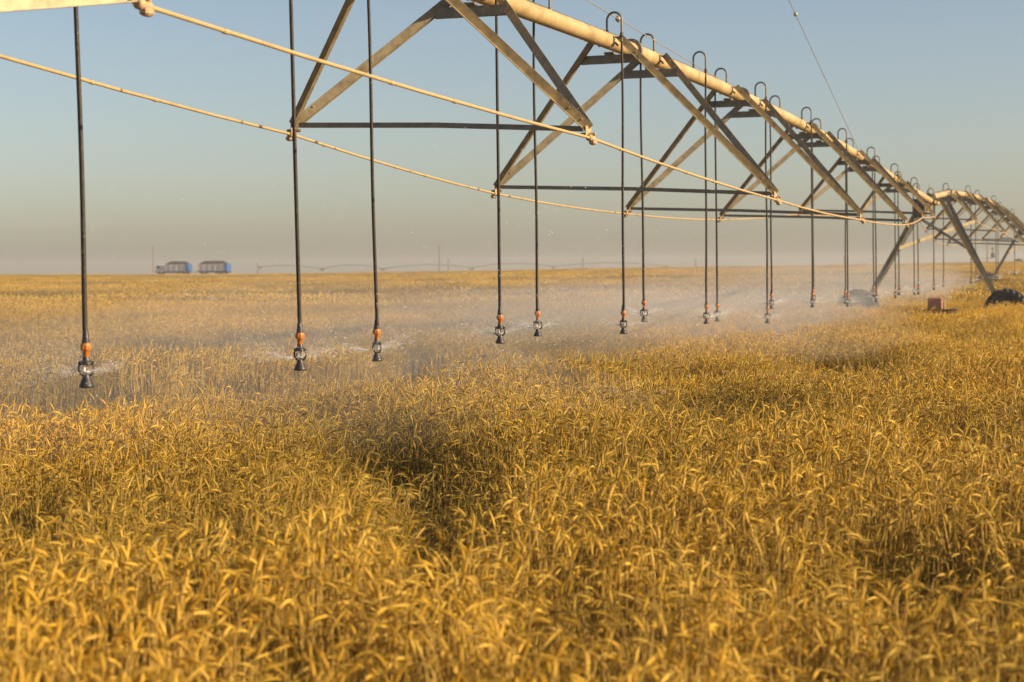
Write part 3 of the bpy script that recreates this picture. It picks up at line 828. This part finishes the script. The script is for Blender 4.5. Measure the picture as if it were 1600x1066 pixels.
def build_water():
    pos = []; dirs = []; rad = []; ln = []
    g = np.random.default_rng(77)
    for t, c, j in HEADS:
        scale = 1.0
        # jets leaving the rotating plate
        base = g.uniform(0, 6.28)
        camaz = math.atan2(-c.y, -c.x)
        azs = [camaz + math.pi / 2 + g.normal(0, 0.35), camaz - math.pi / 2 + g.normal(0, 0.35)] + [g.uniform(0, 6.28) for _ in range(4)]
        for q, az in enumerate(azs):
            L = g.uniform(0.22, 0.55); el0 = g.uniform(0.10, 0.40); nn = int(420 if q < 2 else 200)
            s = g.beta(1.1, 1.5, nn) * L + 0.02
            sp = g.normal(0, 0.13, nn); se = g.normal(0, 0.11, nn)
            a = az + sp; e = el0 + se
            dx = np.cos(e) * np.cos(a); dy = np.cos(e) * np.sin(a); dz = np.sin(e) - 0.03 * s
            pos.append(np.stack([c.x + dx * s, c.y + dy * s, c.z - 0.01 + dz * s], 1)); dirs.append(np.stack([dx, dy, dz], 1))
            rad.append(g.uniform(0.0004, 0.0008, nn)); ln.append(g.uniform(14, 34, nn))
        # drops in flight, up to several metres away
        nn = 900
        az = g.uniform(0, 6.28, nn); v = g.uniform(3.5, 8.5, nn); el = g.uniform(0.25, 0.75, nn); tt = g.uniform(0.03, 1.15, nn)
        hx = v * np.cos(el) * tt * np.exp(-0.25 * tt); hz = v * np.sin(el) * tt - 4.9 * tt * tt
        vx = v * np.cos(el); vz = v * np.sin(el) - 9.8 * tt
        pos.append(np.stack([c.x + np.cos(az) * hx, c.y + np.sin(az) * hx, c.z + hz], 1)); dirs.append(np.stack([np.cos(az) * vx, np.sin(az) * vx, vz], 1))
        rad.append(g.uniform(0.0018, 0.0040, nn)); ln.append(g.uniform(1.2, 3.2, nn))
    pos = np.concatenate(pos); dirs = np.concatenate(dirs); rad = np.concatenate(rad); ln = np.concatenate(ln)
    ok = (pos[:, 2] > 0.75) & (np.hypot(pos[:, 0], pos[:, 1]) > 3.0)
    pos, dirs, rad, ln = pos[ok], dirs[ok], rad[ok], ln[ok]
    e = dirs / np.linalg.norm(dirs, axis=1)[:, None]
    ref = np.tile(np.array([0.3, 0.2, 0.93]), (len(e), 1)); u = np.cross(e, ref); u /= np.linalg.norm(u, axis=1)[:, None]; v = np.cross(e, u)
    r = rad[:, None]; l = (rad * ln)[:, None]
    V = np.stack([pos - e * l, pos + u * r, pos + v * r, pos - u * r, pos - v * r, pos + e * l], 1)
    nD = len(pos)
    fac = np.array([(0, 2, 1), (0, 3, 2), (0, 4, 3), (0, 1, 4), (5, 1, 2), (5, 2, 3), (5, 3, 4), (5, 4, 1)])
    Fc = (fac[None] + 6 * np.arange(nD)[:, None, None]).reshape(-1, 3)
    me = bpy.data.meshes.new('water_spray')
    me.vertices.add(nD * 6); me.vertices.foreach_set('co', V.astype(np.float32).ravel())
    me.loops.add(len(Fc) * 3); me.loops.foreach_set('vertex_index', Fc.astype(np.int32).ravel())
    me.polygons.add(len(Fc)); me.polygons.foreach_set('loop_start', np.arange(len(Fc), dtype=np.int32) * 3)
    me.update(calc_edges=True); me.validate()
    me.polygons.foreach_set('use_smooth', [True] * len(me.polygons))
    me.materials.append(MWAT)
    o = bpy.data.objects.new('water_spray', me); COL.objects.link(o)
    tag(o, 'white drops and jets of water thrown out by the sprinkler heads', None, None, 'stuff')
    print('drops', nD)
build_water()

def mat_vol(name, color, dens, aniso=0.3):
    m = bpy.data.materials.new(name); m.use_nodes = True; nt = m.node_tree
    nt.nodes.remove(nt.nodes['Principled BSDF'])
    v = nt.nodes.new('ShaderNodeVolumePrincipled'); v.inputs['Color'].default_value = (*color, 1); v.inputs['Density'].default_value = dens; v.inputs['Anisotropy'].default_value = aniso
    nt.links.new(v.outputs[0], nt.nodes['Material Output'].inputs['Volume']); return m
def mist(name, t0, t1, hw, hh, w0, h0, dens, label, seed):
    """one drifting bank of fine mist along the pipeline: a closed, lumpy, tapering body"""
    m = MB(); n = 20; K = 40; vs = []
    rr = random.Random(seed); ph = [rr.uniform(0, 6.28) for _ in range(8)]
    for i in range(K + 1):
        f = i / K; t = t0 + (t1 - t0) * f
        en = max(0.02, math.sin(math.pi * f)) ** 0.45
        for k in range(n):
            a = 2 * math.pi * k / n
            q = 1 + 0.16 * math.sin(9 * f * 3 + ph[0] + 2 * a) + 0.12 * math.sin(31 * f + ph[1] - a) + 0.08 * math.sin(3 * a + ph[2] + 17 * f)
            c = pt(t, w0 + hw * en * q * math.cos(a), 0)
            c.z = h0 + hh * en * q * math.sin(a) * (1 if math.sin(a) > 0 else 0.9) + tz(c.x, c.y) * 0.6
            vs.append(c)
    fs = [(i * n + k, i * n + (k + 1) % n, (i + 1) * n + (k + 1) % n, (i + 1) * n + k) for i in range(K) for k in range(n)]
    e0 = len(vs); vs += [sum(vs[:n], Vector()) / n, sum(vs[K * n:K * n + n], Vector()) / n]
    fs += [(e0, (k + 1) % n, k) for k in range(n)] + [(e0 + 1, K * n + k, K * n + (k + 1) % n) for k in range(n)]
    m.add(vs, fs, True)
    o = m.build(name, mat_vol(name + '_air', (0.95, 0.93, 0.92), dens)); tag(o, label, None, None, 'stuff'); return o
mist('spray_mist', 0.3, 8.2, 5.6, 0.80, -4.3, 0.98, 0.028, 'pale water mist drifting over the wheat around the nearer sprinkler heads', 1)
mist('spray_mist', 4.0, 14.5, 3.2, 1.0, -3.2, 1.15, 0.026, 'grey water mist hanging over the crop left of the wheeled tower', 2)

# haze: even thin air
m = MB(); m.box((0, 0, 4.0), 3200, 3200, 15.5)
hz = m.build('haze', mat_vol('haze_air', (0.95, 0.93, 0.90), 0.0005, 0.2)); tag(hz, 'thin pale haze filling the air over the field', None, None, 'stuff')

# ------------------------------------------------------------------ far things
def far_at(px, dist):
    return (px - 800) / F * dist, dist
def wheel(m_t, c, ax, r, w):
    m_t.lathe(Vector(c) - ax * (w / 2), [(r * 0.9, 0), (r, w * 0.15), (r, w * 0.85), (r * 0.9, w)], 20, ax)
def trailer_body(root, x0, x1, zb, zt, wid, seed):
    """tipping body along local x from x0 to x1, rear end at x1"""
    m = MB(); L = x1 - x0
    m.box(((x0 + x1) / 2, 0, (zb + zt) / 2), L - 0.1, wid, zt - zb)
    nr = max(3, int(L / 1.4))
    for i in range(nr + 1):
        for s in (-1, 1):
            m.box((x0 + 0.08 + (L - 0.16) * i / nr, s * (wid / 2 + 0.03), (zb + zt) / 2), 0.10, 0.07, zt - zb - 0.05)
    b = m.build('side_panels', M['truckgrey'], root)
    m = MB()
    m.box((x1 + 0.0, 0, (zb + zt) / 2 + 0.06), 0.09, wid + 0.12, zt - zb + 0.12)
    for q in (-1, 1): m.box((x1 - 0.32, q * (wid / 2 + 0.045), (zb + zt) / 2 + 0.03), 0.62, 0.08, zt - zb + 0.06)
    for i in (-1, 0, 1): m.box((x1 + 0.08, i * wid / 3, (zb + zt) / 2), 0.07, 0.10, zt - zb)
    m.box(((x0 + x1) / 2, 0, zb - 0.09), L, wid + 0.1, 0.16)
    m.build('tailgate', M['truckblue'], root)
    # heaped load
    rr = random.Random(seed); m = MB(); nx, ny = 22, 9; vs = []
    for i in range(nx):
        for j in range(ny):
            u = i / (nx - 1); v = j / (ny - 1)
            ed = min(1, 6 * min(u, 1 - u)) ** 0.6 * math.sin(math.pi * v) ** 0.7
            vs.append(Vector((x0 + 0.1 + (L - 0.2) * u, (v - 0.5) * wid * 0.98, zt - 0.02 + 0.75 * ed * (0.8 + 0.35 * rr.random()))))
    fs = [(i * ny + j, (i + 1) * ny + j, (i + 1) * ny + j + 1, i * ny + j + 1) for i in range(nx - 1) for j in range(ny - 1)]
    m.add(vs, fs, True)
    lo = [Vector((q.x, q.y, zt - 0.06)) for q in vs]
    rim = [i * ny for i in range(nx)] + [(nx - 1) * ny + j for j in range(1, ny)] + [i * ny + ny - 1 for i in range(nx - 2, -1, -1)] + [j for j in range(ny - 2, 0, -1)]
    k0 = len(vs); m.add([vs[i] for i in rim] + [lo[i] for i in rim], [(i, (i + 1) % len(rim), len(rim) + (i + 1) % len(rim), len(rim) + i) for i in range(len(rim))])
    m.build('load', M['load'], root)

TD = 430.0
def place_far(o, px, dist, rz, dz=0.0):
    x, y = far_at(px, dist); o.location = (x, y, tz(x, y) + dz); o.rotation_euler = (0, 0, rz)
RZT = R(-14)
truck = empty('grain_truck', (0, 0, 0))
trailer_body(truck, 0.0, 6.0, 1.15, 2.75, 2.4, 1)
m = MB(); m.box((-1.35, 0, 1.75), 1.7, 2.35, 1.9, None, 0.16); m.box((-2.35, 0, 1.15), 0.5, 2.2, 0.8, None, 0.1)
cab = m.build('cab', M['cabwhite'], truck)
m = MB(); m.box((-2.24, 0, 2.15), 0.06, 1.9, 0.75)
for s in (-1, 1): m.box((-1.6, s * 1.19, 2.1), 0.85, 0.05, 0.65)
m.build('window', M['glass'], cab)
m = MB(); m.box((2.0, 0, 0.85), 8.4, 0.9, 0.28); m.build('chassis', M['dark'], truck)
for xx in (-1.5, 3.4, 5.0):
    for s in (-1, 1):
        m = MB(); wheel(m, (xx, s * 1.0, 0.5), Vector((0, 1, 0)), 0.5, 0.3); m.build('wheel', M['tyre'], truck)
place_far(truck, 262, TD, RZT, 0.8)
tag(truck, 'pale-cabbed lorry with a dark heaped load and blue tailgate on the skyline', 'lorry')
trailer = empty('grain_trailer', (0, 0, 0))
trailer_body(trailer, 0.0, 7.5, 1.15, 2.75, 2.4, 2)
m = MB(); m.box((4.0, 0, 0.85), 8.0, 0.9, 0.28); m.box((-0.9, 0, 0.9), 2.0, 0.12, 0.12); m.build('chassis', M['dark'], trailer)
for xx in (1.3, 5.0, 6.3):
    for s in (-1, 1):
        m = MB(); wheel(m, (xx, s * 1.0, 0.5), Vector((0, 1, 0)), 0.5, 0.3); m.build('wheel', M['tyre'], trailer)
place_far(trailer, 313, TD - 3.8, RZT, 0.8)
tag(trailer, 'loaded trailer with a blue tailgate behind the lorry on the skyline', 'trailer')

def upole(px, dist, top_px, label, kind=0):
    x, y = far_at(px, dist); z0 = tz(x, y)
    eyel = 421.5 + (800 - px) * 0.00873
    h = EYE + (eyel - top_px) * dist / F - z0
    o = empty('utility_pole', (x, y, z0))
    m = MB(); m.tube([Vector((0, 0, -0.3)), Vector((0, 0, h * 0.5)), Vector((0, 0, h))], [0.19, 0.165, 0.13], 8); m.build('post', M['wood'], o)
    m = MB()
    if kind == 1:
        m.box((0.1, 0, h - 0.7), 3.6, 0.14, 0.16); m.tube([Vector((-1.2, 0, h - 0.75)), Vector((0, 0, h - 1.9))], 0.04, 5); m.tube([Vector((1.2, 0, h - 0.75)), Vector((0, 0, h - 1.9))], 0.04, 5)
        m.box((0.2, 0, h - 4.6), 2.6, 0.5, 0.14)
    else:
        m.box((0, 0, h - 0.45), 0.7, 0.09, 0.10)
    ca = m.build('crossarm', M['wood'], o)
    m = MB()
    for q in ((-1.5, -0.2, 1.6) if kind == 1 else (-0.3, 0.0, 0.3)):
        m.lathe((q, 0, h - (0.62 if kind == 1 else 0.40)), [(0.05, 0), (0.09, 0.05), (0.05, 0.1), (0.09, 0.15), (0.04, 0.24)], 8)
    m.build('insulator', M['whitep'], ca)
    if kind == 1:
        m = MB(); m.lathe((1.55, 0, h - 4.5), [(0.5, 0), (0.55, 0.1), (0.55, 1.2), (0.45, 1.35), (0.12, 1.4), (0.12, 1.7)], 14)
        m.box((1.55, 0.58, h - 3.9), 0.9, 0.1, 0.8)
        m.lathe((1.4, 0, h - 2.6), [(0.10, 0), (0.35, 0.1), (0.2, 0.25), (0.35, 0.4), (0.2, 0.55), (0.3, 0.7), (0.06, 0.9)], 10)
        m.build('transformer', M['dark'], o)
    tag(o, label, 'utility pole', 'poles along the skyline')
    return o
upole(241.5, 448, 384, 'pole standing just left of the lorry on the skyline')
upole(688, 452, 383, 'tallest bare pole on the middle skyline, between the third and fourth hoses')
upole(702, 520, 404, 'short faint pole directly right of the tallest bare pole')
upole(912, 505, 402, 'thin faint pole on the skyline between the fifth and sixth drop hoses')
upole(1088, 520, 405, 'thin faint pole on the skyline between the seventh and eighth drop hoses')
upole(1320, 540, 402, 'thin faint pole on the right half of the skyline, before the wheeled tower')
upole(404, 520, 410, 'very short faint pole on the skyline between lorry and second hose')
upole(1543, 470, 376, 'dark pole with crossarm and transformer behind the far span', 1)

# far irrigation machine on the skyline: arched pipe on little towers
fr = empty('distant_irrigation_machine', (0, 0, 0))
TW = [(408, 417), (505, 420), (600, 420), (738, 418.5), (866, 416.5), (1043, 416)]
for i, ((xa, ya), (xb, yb)) in enumerate(zip(TW[:-1], TW[1:])):
    m = MB(); pts = []; dist = 520.0
    for q in range(13):
        f = q / 12; px = xa + (xb - xa) * f; py = ya + (yb - ya) * f - (7.0 if i else 4.0) * 4 * f * (1 - f) * 0.8
        x, y = far_at(px, dist + 8 * i); pts.append(Vector((x, y, EYE + (421.5 + (800 - px) * .00873 - py) * y / F)))
    m.tube(pts, 0.085, 6); m.build('pipe_section', M['strut'], fr)
for i, (xa, ya) in enumerate(TW):
    m = MB(); x, y = far_at(xa, 520.0 + 8 * max(0, i - 0.5)); zt = EYE + (421.5 + (800 - xa) * .00873 - ya) * y / F; zg = tz(x, y)
    for s in (-1, 1): m.tube([Vector((x, y, zt)), Vector((x + s * 1.3, y, zg + 0.4))], 0.10, 5)
    m.box((x, y, zt - 0.1), 1.6, 0.5, 0.4)
    m.build('support_tower', M['strut'], fr)
tag(fr, 'faint low arches of another irrigation machine along the skyline', 'irrigation machine')

# far bush
def bush(px, dist, wpx, hpx, label):
    x, y = far_at(px, dist); z0 = tz(x, y); w = wpx / 2 * dist / F; h = hpx * dist / F + 1.0
    o = empty('bush', (x, y, z0)); m = MB(); rr = random.Random(px)
    for i in range(900):
        a = rr.uniform(0, 6.28); e = math.acos(1 - rr.random()); q = rr.uniform(0.65, 1.05)
        c = Vector((w * q * math.sin(e) * math.cos(a), w * q * math.sin(e) * math.sin(a), h * q * math.cos(e) + 0.2))
        n = Vector((rr.gauss(0, 1), rr.gauss(0, 1), rr.gauss(0, 1))).normalized(); u = n.orthogonal().normalized() * 0.22; v = n.cross(u)
        m.add([c - u, c + v, c + u, c - v], [(0, 1, 2, 3)])
    k = NT('grey_green_leaf'); n1 = k.noise(1.5); r = k.ramp(n1.outputs['Fac'], [(0.3, (0.05, 0.06, 0.03)), (0.7, (0.10, 0.11, 0.06))]); k.link(r.outputs['Color'], k.b.inputs['Base Color'])
    m.build('foliage', k.m, o)
    m = MB(); m.tube([Vector((0, 0, -0.2)), Vector((0, 0, h * 0.6))], [0.25, 0.1], 6); m.build('trunk', M['wood'], o)
    tag(o, label, 'bush')
bush(1592, 440, 18, 6, 'rounded grey bush on the skyline at the right edge')

# ------------------------------------------------------------------ light and sky
S = Vector((math.sin(SUN_AZ) * math.cos(SUN_EL), math.cos(SUN_AZ) * math.cos(SUN_EL), math.sin(SUN_EL)))
sl = bpy.data.lights.new('sun', 'SUN'); sl.energy = 5.0; sl.angle = R(0.6); sl.color = (1.0, 0.78, 0.50)
so = bpy.data.objects.new('sun', sl); COL.objects.link(so); so.rotation_euler = (-S).to_track_quat('-Z', 'Y').to_euler()
wd = bpy.data.worlds.new('World'); SC.world = wd; wd.use_nodes = True
nt = wd.node_tree; bg = nt.nodes['Background']
sk = nt.nodes.new('ShaderNodeTexSky'); sk.sky_type = 'NISHITA'; sk.sun_disc = False
sk.sun_elevation = SUN_EL; sk.sun_rotation = SUN_AZ; sk.air_density = 0.85; sk.dust_density = 1.5; sk.ozone_density = 1.0
wb = nt.nodes.new('ShaderNodeMixRGB'); wb.blend_type = 'MULTIPLY'; wb.inputs['Fac'].default_value = 1.0
wb.inputs['Color2'].default_value = (1.0, 0.935, 0.895, 1)           # warm white balance of the photograph
nt.links.new(sk.outputs[0], wb.inputs['Color1']); nt.links.new(wb.outputs[0], bg.inputs['Color']); bg.inputs['Strength'].default_value = 0.085

# ------------------------------------------------------------------ camera
cam = bpy.data.cameras.new('camera'); cam.sensor_width = 36; cam.lens = 36 * F / 1600
co = bpy.data.objects.new('camera', cam); COL.objects.link(co); SC.camera = co
pitch = math.atan((533 - 421.5) / F); roll = R(0.5)
fw = Vector((0, math.cos(pitch), -math.sin(pitch))); up0 = Vector((0, math.sin(pitch), math.cos(pitch))); r0 = Vector((1, 0, 0))
rt = r0 * math.cos(roll) - up0 * math.sin(roll); up = r0 * math.sin(roll) + up0 * math.cos(roll)
co.matrix_world = Matrix(((rt.x, up.x, -fw.x, 0), (rt.y, up.y, -fw.y, 0), (rt.z, up.z, -fw.z, EYE), (0, 0, 0, 1)))
cam.clip_end = 6000; cam.clip_start = 0.05
cam.dof.use_dof = True; cam.dof.focus_distance = 15.5; cam.dof.aperture_fstop = 3.0

SC.view_settings.view_transform = 'Standard'; SC.view_settings.look = 'None'; SC.view_settings.exposure = 0.8; SC.view_settings.gamma = 1.0
SC.render.engine = 'CYCLES'
cy = SC.cycles
cy.use_denoising = True; cy.max_bounces = 6; cy.diffuse_bounces = 4; cy.glossy_bounces = 2; cy.transmission_bounces = 3; cy.volume_bounces = 0; cy.transparent_max_bounces = 12
cy.filter_width = 1.5
cy.use_adaptive_sampling = True; cy.adaptive_threshold = 0.01
cy.sample_clamp_indirect = 6
SC.render.use_persistent_data = False
